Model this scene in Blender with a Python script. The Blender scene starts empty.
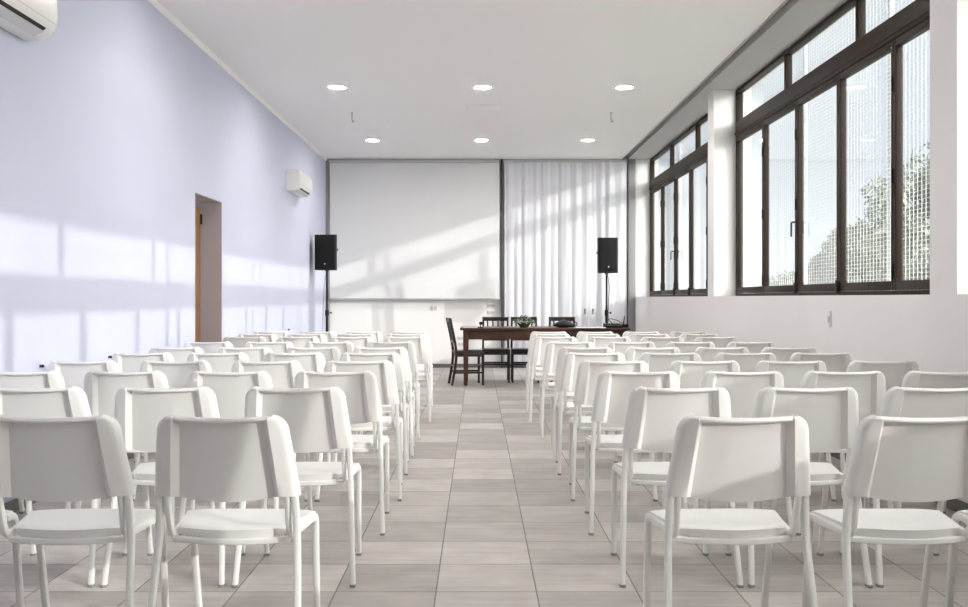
import bpy, bmesh, math, random
from mathutils import Vector, Matrix, noise
random.seed(11)
PI = math.pi
SC = bpy.context.scene
COL = SC.collection

# ------------------------------------------------------------------ render look
SC.view_settings.view_transform = 'Standard'
SC.view_settings.look = 'None'
SC.view_settings.gamma = 1.0
SC.view_settings.use_curve_mapping = False
SC.view_settings.exposure = 0.30
SC.cycles.max_bounces = 14
SC.cycles.diffuse_bounces = 7
SC.cycles.transparent_max_bounces = 24
SC.cycles.caustics_reflective = False
SC.cycles.caustics_refractive = False
SC.cycles.sample_clamp_indirect = 4.0

# ------------------------------------------------------------------ room numbers (metres; the camera looks along +y)
EYE = 1.17
XL, XR = -2.54, 2.625          # inner faces of the long walls
XG = 2.865                     # window frame face
YB, YR = 16.32, -3.0           # far wall, rear wall
ZC = 3.49
F = 970.0; VX, VY = 478.0, 298.0      # focal length in pixels, vanishing point
SUN_DIR = Vector((-1.0, 0.726, -0.335)).normalized()   # the way the light travels

# ------------------------------------------------------------------ materials
def nt(name):
    m = bpy.data.materials.new(name); m.use_nodes = True
    t = m.node_tree; b = t.nodes['Principled BSDF']
    return m, t, b

def mat(name, col, rough=0.5, metal=0.0, bump=0.0, bscale=60.0, vary=0.0, vscale=3.0, spec=0.5):
    m, t, b = nt(name)
    b.inputs['Base Color'].default_value = (*col, 1)
    b.inputs['Roughness'].default_value = rough
    b.inputs['Metallic'].default_value = metal
    b.inputs['Specular IOR Level'].default_value = spec
    tc = t.nodes.new('ShaderNodeTexCoord')
    if vary > 0:
        n = t.nodes.new('ShaderNodeTexNoise'); n.inputs['Scale'].default_value = vscale; n.inputs['Detail'].default_value = 5
        t.links.new(tc.outputs['Object'], n.inputs['Vector'])
        r = t.nodes.new('ShaderNodeValToRGB')
        r.color_ramp.elements[0].position = .3; r.color_ramp.elements[1].position = .7
        r.color_ramp.elements[0].color = (*[c * (1 - vary) for c in col], 1)
        r.color_ramp.elements[1].color = (*[min(1, c * (1 + vary)) for c in col], 1)
        t.links.new(n.outputs['Fac'], r.inputs['Fac']); t.links.new(r.outputs['Color'], b.inputs['Base Color'])
    if bump > 0:
        n2 = t.nodes.new('ShaderNodeTexNoise'); n2.inputs['Scale'].default_value = bscale; n2.inputs['Detail'].default_value = 3
        t.links.new(tc.outputs['Object'], n2.inputs['Vector'])
        bp = t.nodes.new('ShaderNodeBump'); bp.inputs['Strength'].default_value = bump; bp.inputs['Distance'].default_value = .01
        t.links.new(n2.outputs['Fac'], bp.inputs['Height']); t.links.new(bp.outputs['Normal'], b.inputs['Normal'])
    return m

def wood(name, c0, c1, rough=.35, scale=6.0, axis=0):
    m, t, b = nt(name)
    tc = t.nodes.new('ShaderNodeTexCoord'); mp = t.nodes.new('ShaderNodeMapping')
    s = [14, 14, 14]; s[axis] = 1.6
    mp.inputs['Scale'].default_value = s
    n = t.nodes.new('ShaderNodeTexNoise'); n.inputs['Scale'].default_value = scale; n.inputs['Detail'].default_value = 6
    r = t.nodes.new('ShaderNodeValToRGB')
    r.color_ramp.elements[0].position = .35; r.color_ramp.elements[1].position = .68
    r.color_ramp.elements[0].color = (*c0, 1); r.color_ramp.elements[1].color = (*c1, 1)
    t.links.new(tc.outputs['Object'], mp.inputs['Vector']); t.links.new(mp.outputs['Vector'], n.inputs['Vector'])
    t.links.new(n.outputs['Fac'], r.inputs['Fac']); t.links.new(r.outputs['Color'], b.inputs['Base Color'])
    b.inputs['Roughness'].default_value = rough
    return m

def glass(name, tint=(.95, .97, .97), refl=1.0):
    m = bpy.data.materials.new(name); m.use_nodes = True
    t = m.node_tree; t.nodes.clear()
    o = t.nodes.new('ShaderNodeOutputMaterial'); mx = t.nodes.new('ShaderNodeMixShader')
    tr = t.nodes.new('ShaderNodeBsdfTransparent'); tr.inputs['Color'].default_value = (*tint, 1)
    g = t.nodes.new('ShaderNodeBsdfGlossy'); g.inputs['Roughness'].default_value = .01; g.inputs['Color'].default_value = (refl, refl, refl, 1)
    lw = t.nodes.new('ShaderNodeLayerWeight'); lw.inputs['Blend'].default_value = .5
    pw = t.nodes.new('ShaderNodeMath'); pw.operation = 'POWER'; pw.inputs[1].default_value = 5.0
    f = t.nodes.new('ShaderNodeMath'); f.operation = 'MULTIPLY_ADD'; f.inputs[1].default_value = .9; f.inputs[2].default_value = .035
    t.links.new(lw.outputs['Facing'], pw.inputs[0]); t.links.new(pw.outputs[0], f.inputs[0])
    t.links.new(f.outputs[0], mx.inputs['Fac']); t.links.new(tr.outputs[0], mx.inputs[1]); t.links.new(g.outputs[0], mx.inputs[2])
    t.links.new(mx.outputs[0], o.inputs['Surface'])
    return m

def tiles():
    m, t, b = nt('stone_look_floor_tiles')
    geo = t.nodes.new('ShaderNodeNewGeometry')
    mp = t.nodes.new('ShaderNodeMapping'); mp.inputs['Location'].default_value = (.167 + 8, -.264 + 8, 0)
    t.links.new(geo.outputs['Position'], mp.inputs['Vector'])
    br = t.nodes.new('ShaderNodeTexBrick')
    br.offset = 0.0; br.squash = 1.0
    for k, v in (('Scale', 1.0), ('Mortar Size', .0032), ('Mortar Smooth', .15), ('Bias', 0.0), ('Brick Width', .4), ('Row Height', .4)):
        br.inputs[k].default_value = v
    br.inputs['Color1'].default_value = (.41, .377, .357, 1)
    br.inputs['Color2'].default_value = (.63, .585, .555, 1)
    br.inputs['Mortar'].default_value = (.20, .18, .165, 1)
    t.links.new(mp.outputs['Vector'], br.inputs['Vector'])
    # long streaks along x and soft clouds, like concrete drawn with a float
    mp2 = t.nodes.new('ShaderNodeMapping'); mp2.inputs['Scale'].default_value = (1.6, 13, 1)
    t.links.new(geo.outputs['Position'], mp2.inputs['Vector'])
    n = t.nodes.new('ShaderNodeTexNoise'); n.inputs['Scale'].default_value = 1.7; n.inputs['Detail'].default_value = 7; n.inputs['Roughness'].default_value = .62
    t.links.new(mp2.outputs['Vector'], n.inputs['Vector'])
    mr = t.nodes.new('ShaderNodeMapRange'); mr.inputs['From Min'].default_value = .3; mr.inputs['From Max'].default_value = .7
    mr.inputs['To Min'].default_value = .88; mr.inputs['To Max'].default_value = 1.10
    t.links.new(n.outputs['Fac'], mr.inputs['Value'])
    n3 = t.nodes.new('ShaderNodeTexNoise'); n3.inputs['Scale'].default_value = 5; n3.inputs['Detail'].default_value = 5
    t.links.new(geo.outputs['Position'], n3.inputs['Vector'])
    mr3 = t.nodes.new('ShaderNodeMapRange'); mr3.inputs['From Min'].default_value = .3; mr3.inputs['From Max'].default_value = .7
    mr3.inputs['To Min'].default_value = .90; mr3.inputs['To Max'].default_value = 1.08
    t.links.new(n3.outputs['Fac'], mr3.inputs['Value'])
    mu = t.nodes.new('ShaderNodeMath'); mu.operation = 'MULTIPLY'
    t.links.new(mr.outputs[0], mu.inputs[0]); t.links.new(mr3.outputs[0], mu.inputs[1])
    vm = t.nodes.new('ShaderNodeVectorMath'); vm.operation = 'SCALE'
    t.links.new(br.outputs['Color'], vm.inputs[0]); t.links.new(mu.outputs[0], vm.inputs['Scale'])
    t.links.new(vm.outputs[0], b.inputs['Base Color'])
    b.inputs['Roughness'].default_value = .55; b.inputs['Specular IOR Level'].default_value = .35
    bp = t.nodes.new('ShaderNodeBump'); bp.inputs['Strength'].default_value = .25; bp.inputs['Distance'].default_value = .004; bp.invert = True
    t.links.new(br.outputs['Fac'], bp.inputs['Height']); t.links.new(bp.outputs['Normal'], b.inputs['Normal'])
    return m

M = {}
M['chair'] = mat('white_moulded_plastic', (.85, .84, .82), .42, bump=.02, bscale=400)
M['chairleg'] = mat('white_painted_steel', (.86, .855, .83), .35)
M['foot'] = mat('grey_rubber_foot', (.30, .29, .28), .7)
M['floor'] = tiles()
M['lav'] = mat('lavender_wall_paint', (.57, .59, .72), .85, bump=.03, bscale=90, vary=.012, vscale=1.5, spec=.2)
M['white'] = mat('white_wall_paint', (.85, .835, .82), .85, bump=.03, bscale=90, spec=.2)
M['ceil'] = mat('ceiling_paint', (.92, .905, .895), .9, spec=.1)
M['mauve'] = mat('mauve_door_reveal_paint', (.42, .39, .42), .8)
M['doorwood'] = wood('golden_brown_door_wood', (.25, .12, .04), (.40, .20, .07), .45, axis=2)
M['bronze'] = mat('bronze_window_aluminium', (.020, .0115, .007), .55, .0, vary=.08, vscale=8, spec=.22)
M['blackmetal'] = mat('black_painted_metal', (.006, .006, .0065), .55, spec=.3)
M['blackplastic'] = mat('black_plastic', (.005, .005, .0055), .6, bump=.05, bscale=300, spec=.25)
M['grille'] = mat('black_speaker_grille', (.006, .006, .0065), .7, bump=.2, bscale=400, spec=.2)
M['badge'] = mat('silver_badge', (.55, .55, .55), .3, .8)
M['glass'] = glass('window_glass')
M['darkwood'] = wood('dark_walnut_wood', (.006, .0032, .0024), (.018, .008, .0055), .35, axis=2)
M['tablewood'] = wood('reddish_brown_table_wood', (.032, .011, .0065), (.080, .028, .0155), .33, axis=0)
M['screen'] = mat('white_screen_fabric', (.735, .74, .745), .9, spec=.1)
M['greypost'] = mat('grey_painted_metal', (.27, .27, .275), .5)
M['lightgrey'] = mat('light_grey_trim_paint', (.50, .49, .48), .6)
M['darktrim'] = mat('dark_grey_trim', (.075, .075, .08), .5)
M['base'] = mat('dark_grey_baseboard', (.16, .155, .15), .5)
M['curtain'] = mat('white_curtain_cloth', (.69, .695, .73), .95, bump=.05, bscale=250, spec=.05)
M['acwhite'] = mat('white_appliance_plastic', (.80, .80, .78), .35)
M['acgrey'] = mat('pale_grey_plastic', (.60, .60, .62), .5)
M['black'] = mat('black_slot', (.01, .01, .01), .6)
M['plate'] = mat('white_switch_plate', (.76, .75, .74), .4)
M['plategrey'] = mat('grey_switch_rocker', (.55, .54, .54), .4)
M['leaf'] = mat('green_leaf', (.045, .075, .028), .6, vary=.5, vscale=20)
M['paleleaf'] = mat('pale_flower', (.36, .38, .29), .7)
M['treeleaf'] = mat('pale_olive_tree_leaf', (.24, .26, .19), .8, vary=.35, vscale=.7)
M['bark'] = mat('tree_bark', (.10, .075, .05), .9, bump=.5, bscale=20)
M['net'] = mat('white_net_cord', (.9, .9, .9), .7)
M['netpost'] = mat('galvanised_post', (.36, .38, .39), .5)
M['ground'] = mat('pale_gravel_ground', (.40, .40, .34), .95, vary=.2, vscale=.8)
M['paper'] = mat('pale_lavender_paper', (.68, .66, .74), .8)
M['whitepaper'] = mat('white_paper', (.82, .82, .82), .8)
M['bowl'] = mat('glazed_dark_green_bowl', (.045, .06, .035), .25)
M['cloth'] = mat('black_soft_leather', (.012, .012, .014), .55, bump=.3, bscale=60)
M['bottle'] = glass('clear_bottle_plastic', (.90, .93, .93))
M['foil'] = mat('grey_green_bottle_neck', (.22, .24, .21), .45)
M['cable'] = mat('black_cable', (.015, .015, .016), .6)
M['greycable'] = mat('pale_grey_cable', (.45, .45, .48), .6)
ml, tl, bl = nt('downlight_diffuser')
bl.inputs['Base Color'].default_value = (.9, .88, .84, 1)
bl.inputs['Emission Color'].default_value = (1, .97, .93, 1)
LAMP = 360.0
bl.inputs['Emission Strength'].default_value = LAMP
M['lamp'] = ml
mo, to_, bo = nt('dimmed_downlight_diffuser')
bo.inputs['Base Color'].default_value = (.9, .88, .84, 1)
bo.inputs['Emission Color'].default_value = (1, .97, .93, 1)
bo.inputs['Emission Strength'].default_value = 105.0
M['lampdim'] = mo

# ------------------------------------------------------------------ mesh builder
class MB:
    def __init__(s): s.v = []; s.f = []; s.mi = []
    def add(s, vs, fs, mi=0):
        o = len(s.v); s.v += [tuple(v) for v in vs]
        for f in fs: s.f.append(tuple(i + o for i in f)); s.mi.append(mi)
        return s
    def box(s, x0, x1, y0, y1, z0, z1, bev=0.0, mi=0, seg=2):
        if bev <= 0:
            vs = [(x, y, z) for x in (x0, x1) for y in (y0, y1) for z in (z0, z1)]
            return s.add(vs, [(0,1,3,2), (4,6,7,5), (0,4,5,1), (2,3,7,6), (0,2,6,4), (1,5,7,3)], mi)
        bm = bmesh.new(); bmesh.ops.create_cube(bm, size=1)
        for v in bm.verts:
            v.co = Vector(((x0+x1)/2 + v.co.x*(x1-x0), (y0+y1)/2 + v.co.y*(y1-y0), (z0+z1)/2 + v.co.z*(z1-z0)))
        bev = min(bev, .49*min(x1-x0, y1-y0, z1-z0))
        bmesh.ops.bevel(bm, geom=bm.edges[:], offset=bev, segments=seg, profile=.5, affect='EDGES')
        bm.verts.index_update()
        s.add([v.co[:] for v in bm.verts], [[v.index for v in f.verts] for f in bm.faces], mi); bm.free()
        return s
    def tube(s, pts, a, b=None, n=10, sq=1.0, ref=(1, 0, 0), cap=True, mi=0, scale=None):
        """sweep of a (super)elliptic section along pts; a = half size along ref, b = across it"""
        b = a if b is None else b
        P = [Vector(p) for p in pts]; o = len(s.v); ref = Vector(ref)
        for i, p in enumerate(P):
            t = (P[min(i+1, len(P)-1)] - P[max(i-1, 0)]).normalized()
            n1 = ref - t*ref.dot(t)
            if n1.length < 1e-4: n1 = Vector((0, 0, 1)) - t*t.z
            n1.normalize(); n2 = t.cross(n1)
            k = 1.0 if scale is None else scale[i]
            for j in range(n):
                an = 2*PI*(j+.5)/n; c, d = math.cos(an), math.sin(an)
                c = math.copysign(abs(c)**sq, c); d = math.copysign(abs(d)**sq, d)
                s.v.append(tuple(p + n1*(a*c*k) + n2*(b*d*k)))
        for i in range(len(P)-1):
            for j in range(n):
                s.f.append((o+i*n+j, o+i*n+(j+1) % n, o+(i+1)*n+(j+1) % n, o+(i+1)*n+j)); s.mi.append(mi)
        if cap:
            s.f.append(tuple(o+j for j in range(n-1, -1, -1))); s.mi.append(mi)
            s.f.append(tuple(o+(len(P)-1)*n+j for j in range(n))); s.mi.append(mi)
        return s
    def lathe(s, prof, c=(0, 0, 0), n=24, mi=0, axis='z'):
        o = len(s.v)
        for r, z in prof:
            for j in range(n):
                an = 2*PI*j/n
                q = (r*math.cos(an), r*math.sin(an), z)
                if axis == 'y': q = (q[0], z, q[1])
                if axis == 'x': q = (z, q[0], q[1])
                s.v.append((c[0]+q[0], c[1]+q[1], c[2]+q[2]))
        for i in range(len(prof)-1):
            for j in range(n):
                s.f.append((o+i*n+j, o+i*n+(j+1) % n, o+(i+1)*n+(j+1) % n, o+(i+1)*n+j)); s.mi.append(mi)
        if prof[0][0] > 1e-5: s.f.append(tuple(o+j for j in range(n-1, -1, -1))); s.mi.append(mi)
        if prof[-1][0] > 1e-5: s.f.append(tuple(o+(len(prof)-1)*n+j for j in range(n))); s.mi.append(mi)
        return s
    def prism(s, poly, a0, a1, axis='y', mi=0):
        """extrude a closed 2D polygon; axis y: poly=(x,z); axis x: (y,z); axis z: (x,y)"""
        n = len(poly)
        def P(q, a): return (q[0], a, q[1]) if axis == 'y' else ((a, q[0], q[1]) if axis == 'x' else (q[0], q[1], a))
        vs = [P(q, a0) for q in poly] + [P(q, a1) for q in poly]
        fs = [tuple(range(n-1, -1, -1)), tuple(range(n, 2*n))] + [(i, (i+1) % n, n+(i+1) % n, n+i) for i in range(n)]
        return s.add(vs, fs, mi)
    def build(s, name, mats, parent=None, angle=35, loc=None):
        me = bpy.data.meshes.new(name); me.from_pydata(s.v, [], s.f)
        for m in (mats if isinstance(mats, (list, tuple)) else [mats]): me.materials.append(m)
        bm = bmesh.new(); bm.from_mesh(me)
        for f, mi in zip(bm.faces, s.mi): f.material_index = mi
        bmesh.ops.recalc_face_normals(bm, faces=bm.faces[:]); bm.to_mesh(me); bm.free()
        for p in me.polygons: p.use_smooth = True
        me.set_sharp_from_angle(angle=math.radians(angle))
        o = bpy.data.objects.new(name, me); COL.objects.link(o)
        if parent: o.parent = parent
        if loc: o.location = loc
        return o

def fillet(pts, r, n=5):
    P = [Vector(p) for p in pts]; out = [P[0]]
    for i in range(1, len(P)-1):
        a, b, c = P[i-1], P[i], P[i+1]
        rr = r[i-1] if isinstance(r, (list, tuple)) else r
        d1 = min(rr, (a-b).length*.48); d2 = min(rr, (c-b).length*.48)
        p0 = b + (a-b).normalized()*d1; p2 = b + (c-b).normalized()*d2
        for k in range(n+1):
            t = k/n; out.append(p0*(1-t)**2 + b*2*t*(1-t) + p2*t*t)
    out.append(P[-1]); return out

def empty(name, loc=(0, 0, 0), rz=0.0):
    o = bpy.data.objects.new(name, None); COL.objects.link(o)
    o.location = loc; o.rotation_euler = (0, 0, rz); o.empty_display_size = .1
    return o
def tag(o, label, cat, group=None):
    o['label'] = label; o['category'] = cat
    if group: o['group'] = group
    return o
def struct(o): o['kind'] = 'structure'; return o
def copy_tree(o, parent=None, skip=()):
    c = o.copy(); COL.objects.link(c)
    if parent: c.parent = parent
    for ch in [x for x in KIDS.get(o.name, [])]:
        if ch.name.split('.')[0] in skip: continue
        copy_tree(ch, c, skip)
    return c
KIDS = {}
def index_kids():
    KIDS.clear()
    for o in bpy.data.objects:
        if o.parent: KIDS.setdefault(o.parent.name, []).append(o)

# ------------------------------------------------------------------ the setting
struct(MB().box(XL-.3, XG+.15, YR-.2, YB+.2, -.12, 0).build('floor', M['floor']))
struct(MB().box(XL-.02, 2.40, YR, YB, ZC, ZC+.12).build('ceiling', M['ceil']))
struct(MB().box(2.36, XG+.16, YR, YB, ZC+.10, ZC+.22).build('ceiling_recess', M['lightgrey']))
struct(MB().box(2.50, XG+.14, YR, YB, ZC-.004, ZC+.11).build('trim_1', M['lightgrey']))       # soffit over the windows
struct(MB().box(2.398, 2.41, YR, YB, ZC-.012, ZC+.10).build('trim_2', M['lightgrey']))   # metal edge of the ceiling
# left wall with the doorway opening
DY0, DY1, DZ = 8.71, 9.62, 2.12
w = MB()
w.box(XL-.30, XL, YR, DY0, 0, ZC).box(XL-.30, XL, DY1, YB, 0, ZC).box(XL-.30, XL, DY0, DY1, DZ, ZC)
struct(w.build('wall_left', M['lav']))
struct(MB().box(XL-.30, XG+.15, YB, YB+.2, 0, ZC+.2).build('wall_back', M['white']))
struct(MB().box(XL-.30, XG+.15, YR-.2, YR, 0, ZC+.2).build('wall_rear', M['white']))
ZS = 1.19
WINS = [(0.28, 5.315), (5.635, 10.79), (11.08, 16.19)]
w = MB().box(XR, XG+.14, YR, YB, 0, ZS)
for a, b in ((YR, WINS[0][0]), (WINS[0][1], WINS[1][0]), (WINS[1][1], WINS[2][0]), (WINS[2][1], YB)):
    w.box(XR, XG+.14, a, b, ZS, ZC+.10)
struct(w.build('wall_right', M['white']))
# cornice on the left, baseboards
struct(MB().prism([(XL, ZC), (XL, ZC-.035), (XL+.012, ZC-.032), (XL+.03, ZC-.012), (XL+.035, ZC)], YR, YB).build('trim_3', M['ceil']))
w = MB().box(XL, XL+.012, YR, DY0-.001, 0, .07, .003).box(XL, XL+.012, DY1+.001, YB, 0, .07, .003)
struct(w.build('baseboard_left', M['base']))
struct(MB().box(XL+.013, XR-.013, YB-.014, YB, 0, .065, .003).build('baseboard_back', M['base']))
struct(MB().box(XR-.012, XR, YR, YB, 0, .07, .003).build('baseboard_right', M['base']))
# doorway lining and door
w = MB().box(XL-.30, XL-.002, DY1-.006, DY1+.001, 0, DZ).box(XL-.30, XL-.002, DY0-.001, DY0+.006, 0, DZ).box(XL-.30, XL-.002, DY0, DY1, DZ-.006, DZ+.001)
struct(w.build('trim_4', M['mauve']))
d = struct(empty('door_1', (XL-.21, (DY0+DY1)/2, 0)))
w = MB().box(-.045, 0, -(DY1-DY0)/2+.008, (DY1-DY0)/2-.008, .008, DZ-.05, .003)
for z0, z1 in ((.18, .85), (1.05, 1.88)):
    w.box(0, .006, -.30, .30, z0, z1, .005)
struct(w.build('door_leaf', M['doorwood'], d))
struct(MB().tube([(.0, -.38, 1.02), (.05, -.38, 1.02), (.05, -.26, 1.02)], .009, n=8, ref=(0, 0, 1)).build('door_handle', M['badge'], d))
for z in (.3, 1.95):
    struct(MB().lathe([(.011, -.05), (.011, .05)], (.008, .445, z), 10).build('hinge', M['blackmetal'], d))
# outside ground under the windows
struct(MB().box(XG+.14, 70, -30, 90, -.5, -.3).build('ground', M['ground']))

# far wall posts and strips
struct(MB().box(2.51, XR, YB-.16, YB, 0, ZC, .004).build('trim_5', M['greypost']))
struct(MB().box(XL, XL+.05, YB-.15, YB, 0, ZC, .003).build('trim_6', M['greypost']))
struct(MB().box(.385, .412, YB-.12, YB, .0, ZC, .003).build('trim_7', M['darktrim']))

# ------------------------------------------------------------------ windows
def make_window(n, y0, y1):
    root = struct(empty('window_%d' % n, (XG, y0, ZS)))
    L = y1-y0; H = ZC-.012-ZS; fx = .075
    def part(mb, name, m, p=root): return struct(mb.build(name, m, p))
    f = MB()
    f.box(0, fx, .0, .035, 0, H, .004).box(0, fx, L-.035, L, 0, H, .004)
    f.box(0, fx, .035, L-.035, 0, .032, .004).box(0, fx, .035, L-.035, H-.035, H, .004)
    zb0, zb1 = 1.76, 1.925                                           # transom beam
    f.box(-.012, fx, .035, L-.035, zb0, zb1, .006)
    f.box(-.02, 0.0, .02, L-.02, zb0+.03, zb0+.05, .003)
    part(f, 'window_frame', M['bronze'])
    tw = L/3
    for k in (1, 2):
        part(MB().box(.005, fx-.01, tw*k-.028, tw*k+.028, zb1, H-.03, .004), 'mullion', M['bronze'])
    for k in range(3):
        part(MB().box(.035, .041, tw*k+.02, tw*(k+1)-.02, zb1-.005, H-.03), 'pane', M['glass'])
    sw = (L-.07)/5
    for k in range(5):
        a = .035+sw*k; b = a+sw; x0, x1 = (-.004, .048)
        s = MB()
        s.box(x0, x1, a+.002, a+.040, .034, zb0-.002, .004).box(x0, x1, b-.040, b-.002, .034, zb0-.002, .004)
        s.box(x0, x1, a+.04, b-.04, .034, .098, .004).box(x0, x1, a+.04, b-.04, zb0-.052, zb0-.002, .004)
        so = part(s, 'window_sash', M['bronze'])
        part(MB().box(.018, .024, a+.035, b-.035, .09, zb0-.045), 'pane', M['glass'], so)
        for z in (.16, .82, 1.45):
            if k in (1, 3, 4):
                part(MB().lathe([(.008, -.05), (.008, .05)], (x0-.006, a, z), 8), 'hinge', M['blackmetal'], so)
        if k in (2,):
            h = MB().box(x0-.012, x0+.002, b-.034, b-.012, .56, .68, .003)
            h.tube(fillet([(x0-.01, b-.023, .66), (x0-.052, b-.023, .66), (x0-.054, b-.026, .53)], .014), .008, n=8, ref=(0, 1, 0))
            part(h, 'window_handle', M['blackmetal'], so)
        part(MB().box(x0-.022, x0+.004, b-.022, b+.016, .02, .12, .004), 'sash_bolt', M['blackmetal'], so) if k in (1, 2) else None
    return root
for i, (a, b) in enumerate(WINS): make_window(i+1, a, b)

# ------------------------------------------------------------------ white stacking chair
def make_chair():
    root = empty('stacking_chair')
    # ---- moulded back, a hollow shell with a rim at the top and a wing down each side
    US = [0, .2, .4, .55, .64, .652, .664, .70, .722, .732, .742, .80, .88, .94, .975, .99, 1.0]
    us = [-u for u in US[:0:-1]] + US
    z0, z1 = .541, .80
    vsl = [0, .02, .06, .2, .4, .6, .75, .82, .86, .90, .925, .935, .943, .951, .960, .968, .978, .990, 1.0]
    def wl(z): return .236 + (.202-.236)*(z-z0)/(z1-z0)
    def ybase(z): return -.190 - .068*(z-z0)/(z1-z0)
    def st(u, a, b): t = min(1, max(0, (u-a)/(b-a))); return t*t*(3-2*t)
    def row(v, back):
        out = []
        for u in us:
            au = abs(u); zt = z1-.007*(1-au*au); zb = z0-.016*(1-min(1, au/.70)**2)+.004*st(au, .66, .76)
            z = zb + (zt-zb)*v; W = wl(z); r = .046
            x = au*W; dz = z1-z
            if dz < r and au > .76:
                cut = r-math.sqrt(max(0, r*r-(r-dz)**2))
                x -= cut*((au-.76)/.24)**1.5
            y = ybase(z) + .034*au*au
            if back:
                wing = min(1, max(0, (au-.652)/.085)); rim = min(1, max(0, (v-.935)/.025))
                dep = .009 + .032*max(wing, rim*.85)
                edge = st(au, .96, 1.0)*.014 + st(v, .976, 1.0)*.006
                y -= max(.006, dep-edge)
            else:
                y += -.004*st(au, .95, 1.0)
            out.append((math.copysign(x, u), y, z))
        return out
    n, m = len(us), len(vsl)
    vs = []
    for v in vsl: vs += row(v, True)
    for v in vsl: vs += row(v, False)
    o = n*m; fs = []
    for j in range(m-1):
        for i in range(n-1):
            a = j*n+i
            fs.append((a, a+1, a+n+1, a+n)); fs.append((o+a, o+a+n, o+a+n+1, o+a+1))
    for i in range(n-1):
        fs.append((i, o+i, o+i+1, i+1)); a = (m-1)*n+i; fs.append((a, a+1, o+a+1, o+a))
    for j in range(m-1):
        a = j*n; fs.append((a, a+n, o+a+n, o+a)); a = j*n+n-1; fs.append((a, o+a, o+a+n, a+n))
    back = MB().add(vs, fs).build('backrest', M['chair'], root, angle=42)
    # ---- seat
    NU, NV = 17, 15
    vs = []
    def srow(bottom):
        for j in range(NV):
            v = j/(NV-1)
            for i in range(NU):
                u = -1+2*i/(NU-1); au = abs(u)
                hw = .182+.048*v
                cr = .03
                # plan outline: bowed rear edge, rounded corners
                yr = -.168+.055*au**2.2; yf = .172-.016*au**3
                y = yr+(yf-yr)*v; x = u*hw
                if v < .12: x *= 1-.05*(1-v/.12)*au
                if v > .9: x *= 1-.05*((v-.9)/.1)**2*au
                z = .438-.012*(1-au*au)*math.sin(PI*min(1, v*1.1))**1.0*.9
                z -= .020*max(0, (v-.86)/.14)**2              # waterfall front
                z -= .006*au**6
                if bottom:
                    th = .017+.026*(max(0, 1-v/.16))**1.0*(1-.6*au*au)   # deep rolled rear edge
                    z -= th
                    if v == 0: y += .010
                elif v == 0: z -= .006
                vs.append((x, y, z))
    srow(False); srow(True)
    o = NU*NV; fs = []
    for j in range(NV-1):
        for i in range(NU-1):
            a = j*NU+i
            fs.append((a, a+1, a+NU+1, a+NU)); fs.append((o+a, o+a+NU, o+a+NU+1, o+a+1))
    for i in range(NU-1):
        fs.append((i, o+i, o+i+1, i+1)); a = (NV-1)*NU+i; fs.append((a, a+1, o+a+1, o+a))
    for j in range(NV-1):
        a = j*NU; fs.append((a, a+NU, o+a+NU, o+a)); a = j*NU+NU-1; fs.append((a, o+a, o+a+NU, a+NU))
    MB().add(vs, fs).build('seat', M['chair'], root, angle=40)
    for sx in (-1, 1):
        # rear leg: from inside the wing, kinked at seat height, splayed to the floor
        pts = fillet([(sx*.204, -.2085, .66), (sx*.2185, -.180, .545), (sx*.2235, -.166, .415), (sx*.244, -.262, .008)], [.04, .05])
        lg = MB().tube(pts, .0115, .0145, n=12, sq=.55).build('leg', M['chairleg'], root)
        MB().box(sx*.2440-.0122, sx*.2440+.0122, -.278, -.247, 0, .012, .004).build('foot_cap', M['foot'], lg)
        # side rail: upright behind the seat turning forward under the seat to the front knee
        pts = fillet([(sx*.184, -.213, .66), (sx*.196, -.184, .545), (sx*.192, -.146, .407), (sx*.2185, .125, .410)], [.04, .05])
        MB().tube(pts, .0095, .0135, n=12, sq=.62).build('side_rail', M['chairleg'], root)
        # front leg with the rounded knee at its top
        pts = fillet([(sx*.2165, .10, .4095), (sx*.222, .156, .4105), (sx*.214, .230, .008)], [.038], 7)
        lg = MB().tube(pts, .0118, .0135, n=12, sq=.62).build('leg', M['chairleg'], root)
        MB().box(sx*.214-.0125, sx*.214+.0125, .215, .245, 0, .012, .004).build('foot_cap', M['foot'], lg)
    # bowed bars under the seat
    pts = [(-.188+.376*i/10, -.118-.040*(1-(i/5-1)**2), .394) for i in range(11)]
    MB().tube(pts, .010, .0105, n=10, sq=.7, ref=(0, 0, 1)).build('crossbar', M['chairleg'], root)
    pts = [(-.212+.424*i/4, .10, .396) for i in range(5)]
    MB().tube(pts, .009, .009, n=8, sq=.8, ref=(0, 0, 1)).build('crossbar', M['chairleg'], root)
    return root

ROWD = [.973*q for q in (3.136, 4.157, 5.07, 5.92, 6.79, 7.55, 8.5, 9.6, 10.4, 11.1)]
def xs_last(xs, r): return max((xs[-1]-VX)*ROWD[r]/1000, (xs[0]-VX)*ROWD[r]/1000+.502*(len(xs)-1)) if xs[0] > VX else min((xs[-1]-VX)*ROWD[r]/1000, (xs[0]-VX)*ROWD[r]/1000-.502*(len(xs)-1))
LEFT = [[221, 47, -122], [293, 162, 31], [335, 228, 122, 18], [358, 265, 173, 81], [370, 293, 218, 147],
        [380, 314, 247, 181], [389.5, 332, 271, 212], [405, 356, 302, 250], [405, 359, 312, 266], [410, 366, 322, 279.5]]
RIGHT = [[744, 928, 1094], [682, 811, 940], [640, 745, 846, 946], [615, 706, 792, 886], [595, 670, 744.5, 816],
         [586, 650, 718.5, 785], [570.5, 630.5, 690.5, 750], [556, 607.5, 659, 709], [551, 599, 646, 694], [549, 593, 638, 681]]
ORD = ['nearest', 'second', 'third', 'fourth', 'fifth', 'sixth', 'seventh', 'eighth', 'ninth', 'farthest']
chair0 = make_chair(); index_kids()
first = True
rj = random.Random(5)
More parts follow.
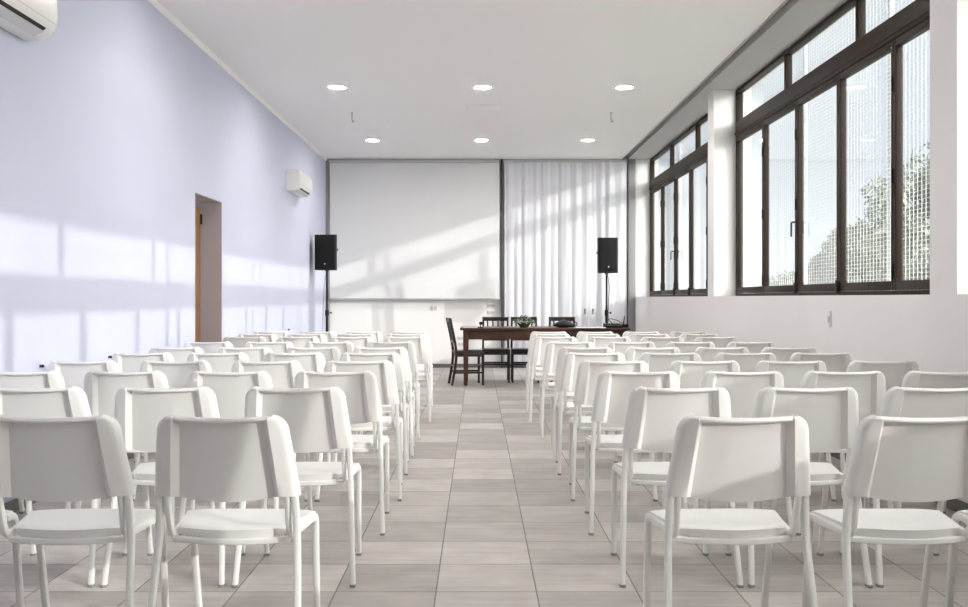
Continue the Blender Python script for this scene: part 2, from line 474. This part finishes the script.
YAW = {('L', 0, 0): -1.0, ('L', 0, 1): 1.0, ('R', 0, 0): 1.5, ('R', 0, 1): 1.0}
for side, table in (('L', LEFT), ('R', RIGHT)):
    for r, xs in enumerate(table):
        for k, px in enumerate(xs):
            d = ROWD[r]; X = (px-VX)*d/1000; d *= F/1000
            if k: X = min(X, prev-.502) if side == 'L' else max(X, prev+.502)
            lim = XL+.256 if side == 'L' else XR-.256
            if abs(xs_last(xs, r)) > abs(lim) and len(xs) == 4:
                a = (xs[0]-VX)*ROWD[r]/1000; X = a+(lim-a)*k/3
            prev = X
            c = chair0 if first else copy_tree(chair0, None, ('foot_cap',) if r > 4 else ())
            first = False
            c.scale = (.975, .985, 1.0125)
            c.location = (X, d+.264, 0)
            c.rotation_euler = (0, 0, math.radians(YAW.get((side, r, k), rj.uniform(-.8, .8))))
            row = ORD[r] + ' row' + (' from the camera' if 0 < r < 9 else '')
            seat = ['at the aisle', 'second from the aisle', 'third from the aisle', 'at the wall end'][k]
            block = 'lavender-wall' if side == 'L' else 'window-side'
            tag(c, 'white plastic chair in the %s block, %s, %s' % (block, row, seat), 'chair',
                'white chairs of the %s block' % block)

# ------------------------------------------------------------------ table with dark dining chairs
TX0, TX1, TY0, TY1 = -.24, 2.03, 12.90, 13.72
TT = .770
def at(px, y): return (px-VX)*y/F
t = tag(empty('dining_table', ((TX0+TX1)/2, (TY0+TY1)/2, 0)), 'long reddish brown wooden table in front of the curtain', 'table')
hx, hy = (TX1-TX0)/2, (TY1-TY0)/2
MB().box(-hx, hx, -hy, hy, .740, .770, .006).build('tabletop', M['tablewood'], t)
w = MB()
w.box(-hx+.09, hx-.09, -hy+.06, -hy+.085, .615, .740, .003).box(-hx+.09, hx-.09, hy-.085, hy-.06, .615, .740, .003)
w.box(-hx+.06, -hx+.085, -hy+.09, hy-.09, .615, .740, .003).box(hx-.085, hx-.06, -hy+.09, hy-.09, .615, .740, .003)
w.build('apron', M['tablewood'], t)
for sx in (-1, 1):
    for sy in (-1, 1):
        cx, cy = sx*(hx-.075), sy*(hy-.075)
        w = MB(); k = [.034, .034, .024]
        vs = []
        for z, h in ((.0, .025), (.58, .034), (.740, .034)):
            vs += [(cx-h, cy-h, z), (cx+h, cy-h, z), (cx+h, cy+h, z), (cx-h, cy+h, z)]
        fs = [(3, 2, 1, 0), (8, 9, 10, 11)]
        for q in (0, 4):
            fs += [(q+i, q+(i+1) % 4, q+4+(i+1) % 4, q+4+i) for i in range(4)]
        w.add(vs, fs).build('leg', M['tablewood'], t)

def make_dining_chair():
    """local: faces -y (back at +y)"""
    root = empty('dining_chair')
    vs = MB()
    vs.box(-.195, .195, -.20, .19, .435, .462, .010).build('seat', M['darkwood'], root)
    w = MB().box(-.185, .185, -.185, -.165, .385, .436, .003).box(-.175, .175, .155, .175, .385, .436, .003)
    w.box(-.19, -.17, -.165, .155, .385, .436, .003).box(.17, .19, -.165, .155, .385, .436, .003)
    w.build('seat_frame', M['darkwood'], root)
    for sx in (-1, 1):
        MB().tube([(sx*.178, -.178, .436), (sx*.178, -.180, .0)], .018, .018, n=8, sq=.5, scale=[1, .78]).build('leg', M['darkwood'], root)
        pts = fillet([(sx*.175, .235, 0), (sx*.178, .178, .34), (sx*.178, .180, .50), (sx*.172, .262, .90)], [.1, .12])
        MB().tube(pts, .015, .018, n=8, sq=.5).build('leg', M['darkwood'], root)
        MB().tube([(sx*.178, -.175, .17), (sx*.177, .20, .17)], .009, .013, n=8, sq=.6).build('stretcher', M['darkwood'], root)
    MB().tube([(-.17, -.178, .255), (.17, -.178, .255)], .010, .012, n=8, sq=.6, ref=(0, 1, 0)).build('stretcher', M['darkwood'], root)
    MB().tube([(-.17, .196, .255), (.17, .196, .255)], .010, .012, n=8, sq=.6, ref=(0, 1, 0)).build('stretcher', M['darkwood'], root)
    pts = [(-.172+.344*i/8, .250+.014*(1-(i/4-1)**2), .872) for i in range(9)]
    MB().tube(pts, .010, .030, n=8, sq=.45, ref=(0, 1, 0)).build('top_rail', M['darkwood'], root)
    pts = [(-.172+.344*i/8, .198+.012*(1-(i/4-1)**2), .585) for i in range(9)]
    MB().tube(pts, .009, .020, n=8, sq=.45, ref=(0, 1, 0)).build('lower_rail', M['darkwood'], root)
    for i in range(4):
        x = -.105+.07*i
        MB().tube([(x, .208, .59), (x, .238, .72), (x*1.12, .260, .86)], .011, .006, n=8, sq=.5).build('slat', M['darkwood'], root)
    return root
dc = make_dining_chair(); index_kids()
dlist = [((-.14, 13.15, 0), PI/2+.15, 'dark wooden slat-back chair standing at the short end of the brown table'),
         ((at(495.5, 13.8), 13.56, 0), 0, 'dark wooden slat-back chair behind the table, nearest the side wall sockets'),
         ((at(524, 13.8), 13.57, 0), 0, 'dark wooden slat-back chair behind the flower bowl on the table'),
         ((at(562, 13.8), 13.57, 0), 0, 'dark wooden slat-back chair behind the black bag on the table')]
for i, (loc, rz, lab) in enumerate(dlist):
    c = dc if i == 0 else copy_tree(dc)
    c.location = loc; c.rotation_euler = (0, 0, rz)
    tag(c, lab, 'chair', 'dark wooden chairs around the table')

# flower bowl
fx, fy = (524-VX)*13.05/F, 13.05
b = tag(empty('flower_bowl', (fx, fy, TT)), 'low bowl of green and white flowers on the brown table', 'flower arrangement')
MB().lathe([(.0, 0), (.05, 0), (.055, .008), (.085, .045), (.10, .07), (.095, .07), (.08, .045), (.05, .012), (0, .012)], n=28).build('bowl', M['bowl'], b)
w = MB(); w2 = MB()
for i in range(260):
    th = random.uniform(0, 2*PI); rr = .14*math.sqrt(random.random()); h = .05+.11*(1-(rr/.15)**2)*random.uniform(.5, 1)
    p = Vector((rr*math.cos(th), rr*math.sin(th), h))
    d = Vector((random.gauss(0, 1), random.gauss(0, 1), random.gauss(.5, .8))).normalized()
    s = Vector((random.gauss(0, 1), random.gauss(0, 1), random.gauss(0, 1))).cross(d).normalized()
    l, q = random.uniform(.02, .045), random.uniform(.007, .013)
    tgt = w2 if i % 4 == 0 else w
    tgt.add([p, p+d*l*.5+s*q, p+d*l, p+d*l*.5-s*q], [(0, 1, 2, 3)])
w.build('leaves', M['leaf'], b)['kind'] = 'stuff'
w2.build('blossoms', M['paleleaf'], b)['kind'] = 'stuff'
# black bag
bx, by = (564-VX)*13.1/F, 13.12
b = tag(empty('shoulder_bag', (bx, by, TT), .1), 'black slouchy bag lying on the table behind the aisle chairs', 'bag')
nu, nv = 28, 12; vs = []
for j in range(nv):
    v = j/(nv-1)
    for i in range(nu):
        a = 2*PI*i/nu
        r = math.sin(PI*(.04+.92*v))**.5
        wob = 1+.09*noise.noise(Vector((math.cos(a)*2, math.sin(a)*2, v*3)))
        x = .15*math.cos(a)*r*wob; y = .09*math.sin(a)*r*wob
        z = .105*v*(1-.35*abs(math.cos(a))**3)*(1+.12*noise.noise(Vector((x*14, y*14, 2))))
        vs.append((x, y, max(0, z)))
fs = [(j*nu+i, j*nu+(i+1) % nu, (j+1)*nu+(i+1) % nu, (j+1)*nu+i) for j in range(nv-1) for i in range(nu)]
fs += [tuple(range(nu-1, -1, -1)), tuple((nv-1)*nu+i for i in range(nu))]
MB().add(vs, fs).build('bag_body', M['cloth'], b, 60)
pts = [(.10+.07*math.sin(a), -.05, .05+.04*math.cos(a)) for a in [PI*k/9-.3 for k in range(11)]]
MB().tube(pts, .006, .006, n=8, ref=(0, 1, 0)).build('strap', M['cloth'], b)
# papers and microphone at the table's end
pp = MB()
for k in range(4):
    pp.box(-.105+.006*k, .105+.004*k, -.148+.003*k, .148+.002*k, .0008+.0022*k, .0026+.0022*k)
o = pp.build('paper_stack', M['paper'], None, loc=((471-VX)*13.1/F, 13.12, TT))
tag(o, 'pale lavender papers lying at the free end of the table', 'papers')
b = tag(empty('desk_microphone', ((480.5-VX)*12.98/F, 12.98, TT)), 'small black desk microphone beside the lavender papers', 'microphone')
MB().lathe([(0, 0), (.04, 0), (.042, .006), (.036, .012), (0, .014)], n=20).build('base', M['blackmetal'], b)
MB().tube([(0, 0, .012), (.004, -.004, .05)], .006, n=8).build('stem', M['blackmetal'], b)
MB().lathe([(0, .04), (.02, .045), (.026, .062), (.02, .08), (0, .086)], (.005, -.005, 0), 14).build('microphone_head', M['grille'], b)
# bottles
def bottle(px, y):
    b = empty('water_bottle', ((px-VX)*y/F, y, TT))
    MB().lathe([(0, 0), (.034, 0), (.037, .006), (.037, .13), (.034, .15), (.018, .185), (.014, .20), (.014, .235), (0, .237)], n=20).build('bottle_body', M['bottle'], b)
    MB().lathe([(.0195, .178), (.0155, .20), (.0155, .236), (.016, .238), (.016, .256), (0, .257)], n=16).build('bottle_neck_wrap', M['foil'], b)
    return b
tag(bottle(585, 13.20), 'clear bottle with grey-green neck on the table, nearer the black bag', 'bottle', 'clear bottles on the table')
tag(bottle(593, 13.24), 'clear bottle with grey-green neck on the table, nearer the speaker pole', 'bottle', 'clear bottles on the table')
o = MB().box(-.20, .20, -.15, .15, 0.0005, .010, .002).build('folded_cloth', M['whitepaper'], None, loc=((590-VX)*12.98/F, 13.0, TT))
tag(o, 'flat white folded cloth lying on the table before the clear bottles', 'cloth')
# audio gear on the far end of the table
b = tag(empty('audio_mixer', ((613-VX)*13.05/F, 13.08, TT)), 'flat black audio mixer with small knobs on the table end', 'audio mixer')
MB().prism([(-.14, 0), (.14, 0), (.14, .055), (-.14, .03)], -.11, .11, 'x').build('mixer_body', M['blackplastic'], b)
for i in range(6):
    for j in range(3):
        MB().lathe([(.008, 0), (.007, .014), (0, .015)], (-.085+.034*i, -.08+.06*j, .034+(.06+.06*j)*.089), 10).build('knob', M['badge'] if j == 2 else M['blackmetal'], b)
b = tag(empty('wireless_receiver', ((625.5-VX)*13.1/F-.005, 13.12, TT)), 'small black receiver box with upright antenna at the table corner', 'receiver')
MB().box(-.055, .04, -.07, .07, 0, .045, .005).build('receiver_body', M['blackplastic'], b)
MB().tube([(-.02, 0, .04), (-.005, 0, .155)], .009, n=8, scale=[1, .75]).build('antenna', M['blackmetal'], b)
pts = fillet([(at(612, 13.1), 13.06, TT+.055), (at(607, 13.1), 13.1, TT+.13), (at(618, 13.1), 13.12, TT+.10), (at(623, 13.1), 13.12, TT+.052)], .08)
tag(MB().tube(pts, .005, n=8).build('audio_cable', M['cable']), 'thin black cable looped between the mixer and the receiver', 'cable')

# ------------------------------------------------------------------ loudspeakers on stands
def make_stand(x, y, top, turn=PI/2):
    s = empty('speaker_stand', (x, y, 0))
    MB().tube([(0, 0, .10), (0, 0, .95)], .019, n=14).build('lower_pole', M['blackmetal'], s)
    MB().tube([(0, 0, .93), (0, 0, top)], .0145, n=12).build('upper_pole', M['blackmetal'], s)
    MB().lathe([(.027, .90), (.029, .92), (.029, .97), (.024, .99)], n=16).build('collar', M['blackmetal'], s)
    MB().lathe([(.006, 0), (.006, .03), (.016, .034), (.016, .052), (0, .054)], (.02, 0, .945), 10, axis='x').build('clamp_knob', M['blackmetal'], s)
    MB().lathe([(.030, .12), (.033, .13), (.033, .19), (.030, .20)], n=16).build('leg_hub', M['blackmetal'], s)
    for k in range(3):
        a = 2*PI*k/3+turn
        u = Vector((math.cos(a), math.sin(a), 0))
        l = MB().tube([u*.03+Vector((0, 0, .52)), u*.43+Vector((0, 0, .02))], .012, .010, n=8, ref=(0, 0, 1)).build('leg', M['blackmetal'], s)
        MB().lathe([(.016, 0), (.018, .02), (.014, .04)], tuple(u*.43), 10).build('foot_cap', M['foot'], l)
        MB().tube([u*.03+Vector((0, 0, .16)), u*.23+Vector((0, 0, .265))], .007, n=8, ref=(0, 0, 1)).build('brace', M['blackmetal'], s)
    MB().lathe([(.029, .50), (.031, .505), (.031, .55), (.028, .56)], n=16).build('leg_collar', M['blackmetal'], s)
    return s
def make_speaker(x, y, z0, w, h, rz):
    s = empty('loudspeaker', (x, y, z0), rz)
    a = w/2; dp = .30
    poly = [(-a*.72, dp/2), (-a, -dp*.15), (-a, -dp/2+.02), (-a+.02, -dp/2), (a-.02, -dp/2), (a, -dp/2+.02), (a, -dp*.15), (a*.72, dp/2)]
    MB().prism(poly, .0, h, 'z').build('cabinet', M['blackplastic'], s, 30)
    n = 10; vs = []; fs = []
    for j in range(n+1):
        for i in range(n+1):
            u, v = -1+2*i/n, -1+2*j/n
            vs.append((u*(a-.022), -dp/2-.004-.014*(1-u*u)*(1-v**6), h/2+v*(h/2-.03)))
    for j in range(n):
        for i in range(n): fs.append((j*(n+1)+i, j*(n+1)+i+1, (j+1)*(n+1)+i+1, (j+1)*(n+1)+i))
    MB().add(vs, fs).build('grille', M['grille'], s)
    MB().lathe([(0, -.003), (.011, -.002), (.012, .006), (0, .007)], (0, -dp/2-.022, h*.17), 14, axis='y').build('badge', M['badge'], s)
    MB().lathe([(.028, -.015), (.028, .0)], (0, 0, 0), 14).build('pole_socket', M['blackmetal'], s)
    for sx in (-1, 1):
        MB().box(sx*a*.9-.012, sx*a*.9+.012, -.03, .07, h*.55, h*.62, .006).build('handle', M['blackmetal'], s)
    return s
for (px, d, zb, zt, wpx, cloth, rz) in ((606.5, 14.74, 1.535, 2.08, 20, 'curtain', .06), (327, 14.74, 1.58, 2.125, 22, 'screen', -.05)):
    X = (px-VX)*d/F
    near = 'the white curtain' if cloth == 'curtain' else 'the lavender wall'
    st_ = make_stand(X, d, zb-.002, PI/2 if cloth == 'curtain' else 0.0)
    tag(st_, 'black tripod speaker stand in front of %s' % near, 'speaker stand')
    sp = make_speaker(X, d, zb+.013, wpx*d/F*.97, zt-zb-.013, rz)
    tag(sp, 'black loudspeaker on a pole in front of %s' % near, 'loudspeaker')
xs = (327-VX)*14.74/F
pts = fillet([(xs-.02, 14.90, 1.62), (xs-.07, 14.94, 1.45), (xs-.085, 14.89, .9), (xs-.10, 14.86, .25), (xs-.06, 14.79, .008)], .18)
tag(MB().tube(pts, .006, n=8).build('speaker_cable', M['greycable']), 'thin grey cable hanging behind the loudspeaker by the lavender wall', 'cable')
xs = (606.5-VX)*14.74/F
pts = fillet([(xs+.03, 14.90, 1.55), (xs+.07, 14.89, 1.36), (xs+.035, 14.80, 1.1), (xs+.03, 14.79, .5), (xs+.05, 14.84, .008)], .12)
tag(MB().tube(pts, .005, n=8).build('speaker_cable', M['cable']), 'thin black cable hanging beside the speaker pole by the curtain', 'cable')

# ------------------------------------------------------------------ far wall: roller screen and curtain
sc = tag(empty('roller_blind', (-1.06, YB-.135, 1.15)), 'wide white roller screen pulled down over the far wall', 'projection screen')
MB().box(-1.415, 1.42, -.003, .003, .02, 2.28).build('screen_fabric', M['screen'], sc)
MB().box(-1.42, 1.425, -.012, .012, -.005, .022, .004).build('bottom_bar', M['lightgrey'], sc)
MB().box(-1.42, 1.425, -.04, .06, 2.275, 2.33, .01).build('roller_housing', M['lightgrey'], sc)
cu = tag(empty('curtain', (0, 16.20, 0)), 'floor-length white gathered curtain on the far wall', 'curtain')
nx, nz = 300, 14; x0, x1 = .435, 2.49; vs = []
rp = random.Random(3); ph = 0; phs = []; freq = 34
for i in range(nx+1):
    freq = 36+26*noise.noise(Vector((i*.035, 7.3, 0))); ph += freq*(x1-x0)/nx; phs.append(ph)
for j in range(nz+1):
    v = j/nz
    for i in range(nx+1):
        u = i/nx; x = x0+(x1-x0)*u
        amp = .017*(1-.5*v**3)*(1+1.1*noise.noise(Vector((u*7, v*.6, 1))))
        y = .028*noise.noise(Vector((u*9, v*.5, 21)))+amp*math.sin(phs[i]+.5*noise.noise(Vector((u*5, v*1.5, 4))))+.012*noise.noise(Vector((u*40, v*2, 9)))
        vs.append((x+.010*math.cos(phs[i]*1.0)*(1-.5*v), y, .085+3.36*v))
fs = [(j*(nx+1)+i, j*(nx+1)+i+1, (j+1)*(nx+1)+i+1, (j+1)*(nx+1)+i) for j in range(nz) for i in range(nx)]
MB().add(vs, fs).build('curtain_cloth', M['curtain'], cu, 80)
MB().box(x0-.01, x1+.003, -.02, .02, 3.435, 3.485, .004).build('curtain_rail', M['lightgrey'], cu)

# ------------------------------------------------------------------ air conditioners on the left wall
def make_ac(y0, y1, z0):
    r = empty('air_conditioner', (XL, (y0+y1)/2, z0))
    L = (y1-y0)/2
    prof = [(.002, .01), (.002, .29), (.13, .29), (.168, .283), (.188, .262), (.196, .22), (.198, .13), (.194, .085), (.180, .055), (.150, .025), (.100, .006), (.03, .0)]
    n = len(prof); vs = []; rings = [(-L, .86), (-L+.006, .93), (-L+.02, .985), (-L+.045, 1), (L-.045, 1), (L-.02, .985), (L-.006, .93), (L, .86)]
    for y, k in rings:
        for (x, z) in prof: vs.append((.002+(x-.002)*k, y, .145+(z-.145)*(.965+.035*(k-.86)/.14)))
    fs = [(a*n+i, a*n+(i+1) % n, (a+1)*n+(i+1) % n, (a+1)*n+i) for a in range(len(rings)-1) for i in range(n)]
    fs += [tuple(range(n)), tuple((len(rings)-1)*n+i for i in range(n-1, -1, -1))]
    MB().add(vs, fs).build('body', M['acwhite'], r, 40)
    MB().prism([(.1955, .087), (.1965, .091), (.188, .094), (.186, .086)], -L+.03, L-.03).build('panel_seam', M['acgrey'], r)
    MB().prism([(.1765, .0475), (.160, .0325), (.155, .038), (.171, .053)], -L+.12, L-.12).build('air_slot', M['black'], r)
    MB().prism([(.156, .031), (.150, .026), (.104, .009), (.104, .003), (.152, .021), (.159, .027)], -L+.12, L-.12).build('louver', M['acgrey'], r)
    return r
tag(make_ac(4.50, 5.43, 2.60), 'white wall air conditioner high on the lavender wall, nearest the camera', 'air conditioner')
tag(make_ac(12.83, 13.76, 2.59), 'white wall air conditioner high on the lavender wall, beyond the doorway', 'air conditioner')

# ------------------------------------------------------------------ sockets, switches, wall knobs
def plate(name, loc, rz, w, h, label, cat, n=1, vert=False, group=None):
    r = tag(empty(name, loc, rz), label, cat, group)
    MB().box(-w/2, w/2, -.010, -.001, -h/2, h/2, .003).build('cover_plate', M['plate'], r)
    for k in range(n):
        c = (k-(n-1)/2)*(h if vert else w)/(n+.2)
        x, z = (0, c) if vert else (c, 0)
        MB().box(x-min(w, h)*.26, x+min(w, h)*.26, -.014, -.009, z-min(w, h)*.3, z+min(w, h)*.3, .002).build('rocker' if 'switch' in name else 'socket_insert', M['plategrey'], r)
    return r
def bw(px, py): return ((px-VX)*YB/F, YB, EYE+(VY-py)*YB/F)
plate('light_switch', bw(434, 308), 0, .12, .085, 'pale double switch plate below the screen, left of the dining chair', 'light switch', 2)
plate('wall_socket', bw(491, 305), 0, .13, .075, 'upper pale socket plate below the screen by the curtain edge', 'socket', 3)
plate('wall_socket', bw(491, 312), 0, .13, .075, 'lower pale socket plate below the screen by the curtain edge', 'socket', 3)
plate('wall_socket', bw(460.5, 338), 0, .10, .07, 'upper pale socket plate on the far wall at table height', 'socket', 2)
plate('wall_socket', bw(460.5, 344), 0, .10, .07, 'lower pale socket plate on the far wall under table height', 'socket', 2)
plate('light_switch', (XR, XR*F/(830-VX), EYE-21*.00745), -PI/2, .075, .12, 'narrow pale switch plate on the white wall under the windows', 'light switch', 1, True)
for (px, py, lab) in ((40, 366, 'small dark round knob on the lavender wall, nearest the camera'),
                      (108.5, 357, 'small dark round knob on the lavender wall behind the third row'),
                      (288, 329.5, 'small dark round knob on the lavender wall beyond the doorway')):
    d = -XL*F/(VX-px)
    r = tag(empty('coat_peg', (XL, d, EYE+(VY-py)*d/F)), lab, 'wall peg', 'dark knobs on the lavender wall')
    MB().lathe([(.010, .001), (.007, .004), (.005, .014)], n=12, axis='x').build('stem', M['blackmetal'], r)
    MB().lathe([(.006, .012), (.009, .013), (.010, .018), (.007, .022), (0, .023)], n=14, axis='x').build('knob', M['blackmetal'], r)

# ------------------------------------------------------------------ ceiling fittings
WHERE = {0: 'lavender-wall side', 1: 'middle', 2: 'window side'}
for ri, y in enumerate((14.24, 10.67, 7.1, 3.53, -.04)):
    for k, x in enumerate((-1.55, .05, 1.61)):
        r = tag(empty('ceiling_light', (x, y, ZC)), 'round recessed ceiling light, %s, %s row from the far wall' % (WHERE[k], ['first', 'second', 'third', 'fourth', 'fifth'][ri]),
                'ceiling light', 'recessed ceiling lights')
        MB().lathe([(.085, -.001), (.088, -.008), (.100, -.010), (.112, -.004), (.112, -.0005)], n=32).build('trim_ring', M['acwhite'], r)
        MB().lathe([(.0, -.004), (.086, -.004)], n=32).build('diffuser', M['lamp'] if ri < 3 else M['lampdim'], r)
for k, (px, y) in enumerate(((352, 12.13), (611, 12.13))):
    x = (px-VX)*y/F
    r = tag(empty('ceiling_hook', (x, y, ZC)), 'thin hook hanging from the ceiling, %s' % ('lavender-wall side' if k == 0 else 'window side'), 'hook', 'hooks in the ceiling')
    MB().lathe([(.02, -.001), (.016, -.01), (0, -.012)], n=14).build('hook_plate', M['lightgrey'], r)
    MB().tube(fillet([(0, 0, -.008), (0, 0, -.10), (.015, 0, -.125), (.028, 0, -.10)], .015), .005, n=8).build('hook_wire', M['greypost'], r)
r = tag(empty('ceiling_hatch', ((484-VX)*11.78/F, 11.78, ZC)), 'flat white access hatch in the middle of the ceiling', 'ceiling hatch')
MB().box(-.19, .19, -.15, .15, -.006, -.001, .002).build('hatch_panel', M['ceil'], r)
MB().box(-.215, .215, -.175, .175, -.003, -.0005, .001).build('hatch_frame', M['acwhite'], r)

# ------------------------------------------------------------------ outside: net on posts, trees
NX = 4.90
for k in range(8):
    y = 2.53+3.0*k
    o = MB().tube([(NX, y, -.3), (NX, y, 6.2)], .035, n=12).build('net_post', M['netpost'])
    tag(o, 'tall pale metal post carrying the white net outside the windows', 'post', 'posts of the net outside')
w = MB(); hw = .0021
y = 0.0
while y < 24.5:
    w.box(NX-.05-hw, NX-.05+hw, y-hw, y+hw, -.2, 6.1); y += .10
z = -.2
while z < 6.15:
    w.box(NX-.05-hw, NX-.05+hw, 0, 24.5, z-hw, z+hw); z += .05
o = w.build('sports_net', M['net']); tag(o, 'white square-mesh net stretched between posts outside the windows', 'net')

def tree(x, y, h, rad, label, n, seed):
    rr = random.Random(seed)
    r = tag(empty('tree', (x, y, -.3)), label, 'tree', 'pale trees beyond the net')
    w = MB().tube([(0, 0, 0), (.05, .03, h*.3), (.0, -.05, h*.6), (.06, 0, h*.85)], .16, n=10, scale=[1, .8, .5, .2])
    for k in range(9):
        a = rr.uniform(0, 2*PI); z = h*rr.uniform(.3, .7)
        w.tube([(0, 0, z), (math.cos(a)*rad*.4, math.sin(a)*rad*.4, z+h*.12), (math.cos(a)*rad*.8, math.sin(a)*rad*.8, z+h*.2)], .05, n=6, ref=(0, 0, 1), scale=[1, .6, .25])
    w.build('trunk', M['bark'], r)
    blobs = []
    for k in range(26):
        a = rr.uniform(0, 2*PI); q = math.sqrt(rr.random()); z = rr.uniform(.22, .95)
        k2 = math.sin(PI*min(1, .12+z*.86))**.6
        blobs.append((Vector((math.cos(a)*rad*q*k2, math.sin(a)*rad*q*k2, h*z)), rad*rr.uniform(.22, .42)))
    w = MB()
    for i in range(n):
        c, s = rr.choice(blobs)
        d = Vector((rr.gauss(0, 1), rr.gauss(0, 1), rr.gauss(0, 1))).normalized()
        p = c+d*s*rr.random()**.4
        e = Vector((rr.gauss(0, 1), rr.gauss(0, 1), rr.gauss(0, 1))).normalized(); f = e.cross(d).normalized()
        l, q = rr.uniform(.08, .17), rr.uniform(.03, .06)
        w.add([p-e*l, p+f*q, p+e*l, p-f*q], [(0, 1, 2, 3)])
    w.build('foliage', M['treeleaf'], r)['kind'] = 'stuff'
tree(12.4, 25.6, 5.2, 2.2, 'tallest pale leafy tree beyond the net, nearest to the windows', 9000, 1)
tree(12.3, 30.8, 3.7, 1.7, 'middle pale leafy tree beyond the net', 7000, 2)
tree(12.2, 36.5, 2.1, 1.9, 'low rounded pale tree beyond the net, farthest along the ground', 5000, 3)
tree(17.2, 31.5, 4.6, 2.2, 'pale leafy tree behind the tallest one beyond the net', 6000, 4)

# ------------------------------------------------------------------ sky and sun
wd = bpy.data.worlds.new('hazy_bright_sky'); SC.world = wd; wd.use_nodes = True
t = wd.node_tree; t.nodes.clear()
out = t.nodes.new('ShaderNodeOutputWorld'); bg = t.nodes.new('ShaderNodeBackground')
tc = t.nodes.new('ShaderNodeTexCoord')
sep = t.nodes.new('ShaderNodeSeparateXYZ'); t.links.new(tc.outputs['Generated'], sep.inputs[0])
rp_ = t.nodes.new('ShaderNodeValToRGB')
rp_.color_ramp.elements[0].position = .0; rp_.color_ramp.elements[0].color = (.70, .745, .80, 1)
rp_.color_ramp.elements[1].position = .75; rp_.color_ramp.elements[1].color = (.42, .56, .80, 1)
e = rp_.color_ramp.elements.new(.28); e.color = (.60, .675, .79, 1)
t.links.new(sep.outputs['Z'], rp_.inputs['Fac'])
# thin cloud
n = t.nodes.new('ShaderNodeTexNoise'); n.inputs['Scale'].default_value = 2.2; n.inputs['Detail'].default_value = 6
t.links.new(tc.outputs['Generated'], n.inputs['Vector'])
mr = t.nodes.new('ShaderNodeMapRange'); mr.inputs['From Min'].default_value = .42; mr.inputs['From Max'].default_value = .72
t.links.new(n.outputs['Fac'], mr.inputs['Value'])
mxc = t.nodes.new('ShaderNodeMix'); mxc.data_type = 'RGBA'
mxc.inputs['B'].default_value = (.76, .78, .81, 1)
t.links.new(mr.outputs[0], mxc.inputs['Factor']); t.links.new(rp_.outputs['Color'], mxc.inputs['A'])
# wide bright haze around the sun
dot = t.nodes.new('ShaderNodeVectorMath'); dot.operation = 'DOT_PRODUCT'
nv_ = t.nodes.new('ShaderNodeVectorMath'); nv_.operation = 'NORMALIZE'
t.links.new(tc.outputs['Generated'], nv_.inputs[0]); t.links.new(nv_.outputs[0], dot.inputs[0])
dot.inputs[1].default_value = (-SUN_DIR)[:]
hz = t.nodes.new('ShaderNodeMapRange'); hz.interpolation_type = 'SMOOTHSTEP'
hz.inputs['From Min'].default_value = .30; hz.inputs['From Max'].default_value = .95
HAZE = 7.4
hz.inputs['To Min'].default_value = 1.0; hz.inputs['To Max'].default_value = HAZE
t.links.new(dot.outputs['Value'], hz.inputs['Value'])
hw_ = t.nodes.new('ShaderNodeMapRange'); hw_.interpolation_type = 'SMOOTHSTEP'
hw_.inputs['From Min'].default_value = .30; hw_.inputs['From Max'].default_value = .75
t.links.new(dot.outputs['Value'], hw_.inputs['Value'])
warm = t.nodes.new('ShaderNodeMix'); warm.data_type = 'RGBA'; warm.inputs['B'].default_value = (1.0, .965, .92, 1)
t.links.new(hw_.outputs[0], warm.inputs['Factor']); t.links.new(mxc.outputs['Result'], warm.inputs['A'])
t.links.new(warm.outputs['Result'], bg.inputs['Color']); t.links.new(hz.outputs[0], bg.inputs['Strength'])
t.links.new(bg.outputs[0], out.inputs['Surface'])

sl = bpy.data.lights.new('sun', 'SUN'); sl.energy = 1.9; sl.angle = .0095; sl.color = (1, .965, .91)
so = bpy.data.objects.new('sun', sl); COL.objects.link(so)
so.rotation_euler = SUN_DIR.to_track_quat('-Z', 'Y').to_euler(); so.location = (20, -10, 12)

# ------------------------------------------------------------------ camera
cd = bpy.data.cameras.new('camera'); cd.sensor_width = 36; cd.lens = F/968*36
cd.shift_x = (484-VX)/968; cd.shift_y = (VY-303.5)/968
cd.clip_start = .05; cd.clip_end = 300
co = bpy.data.objects.new('camera', cd); COL.objects.link(co)
co.location = (0, 0, EYE); co.rotation_euler = (PI/2, 0, 0)
SC.camera = co
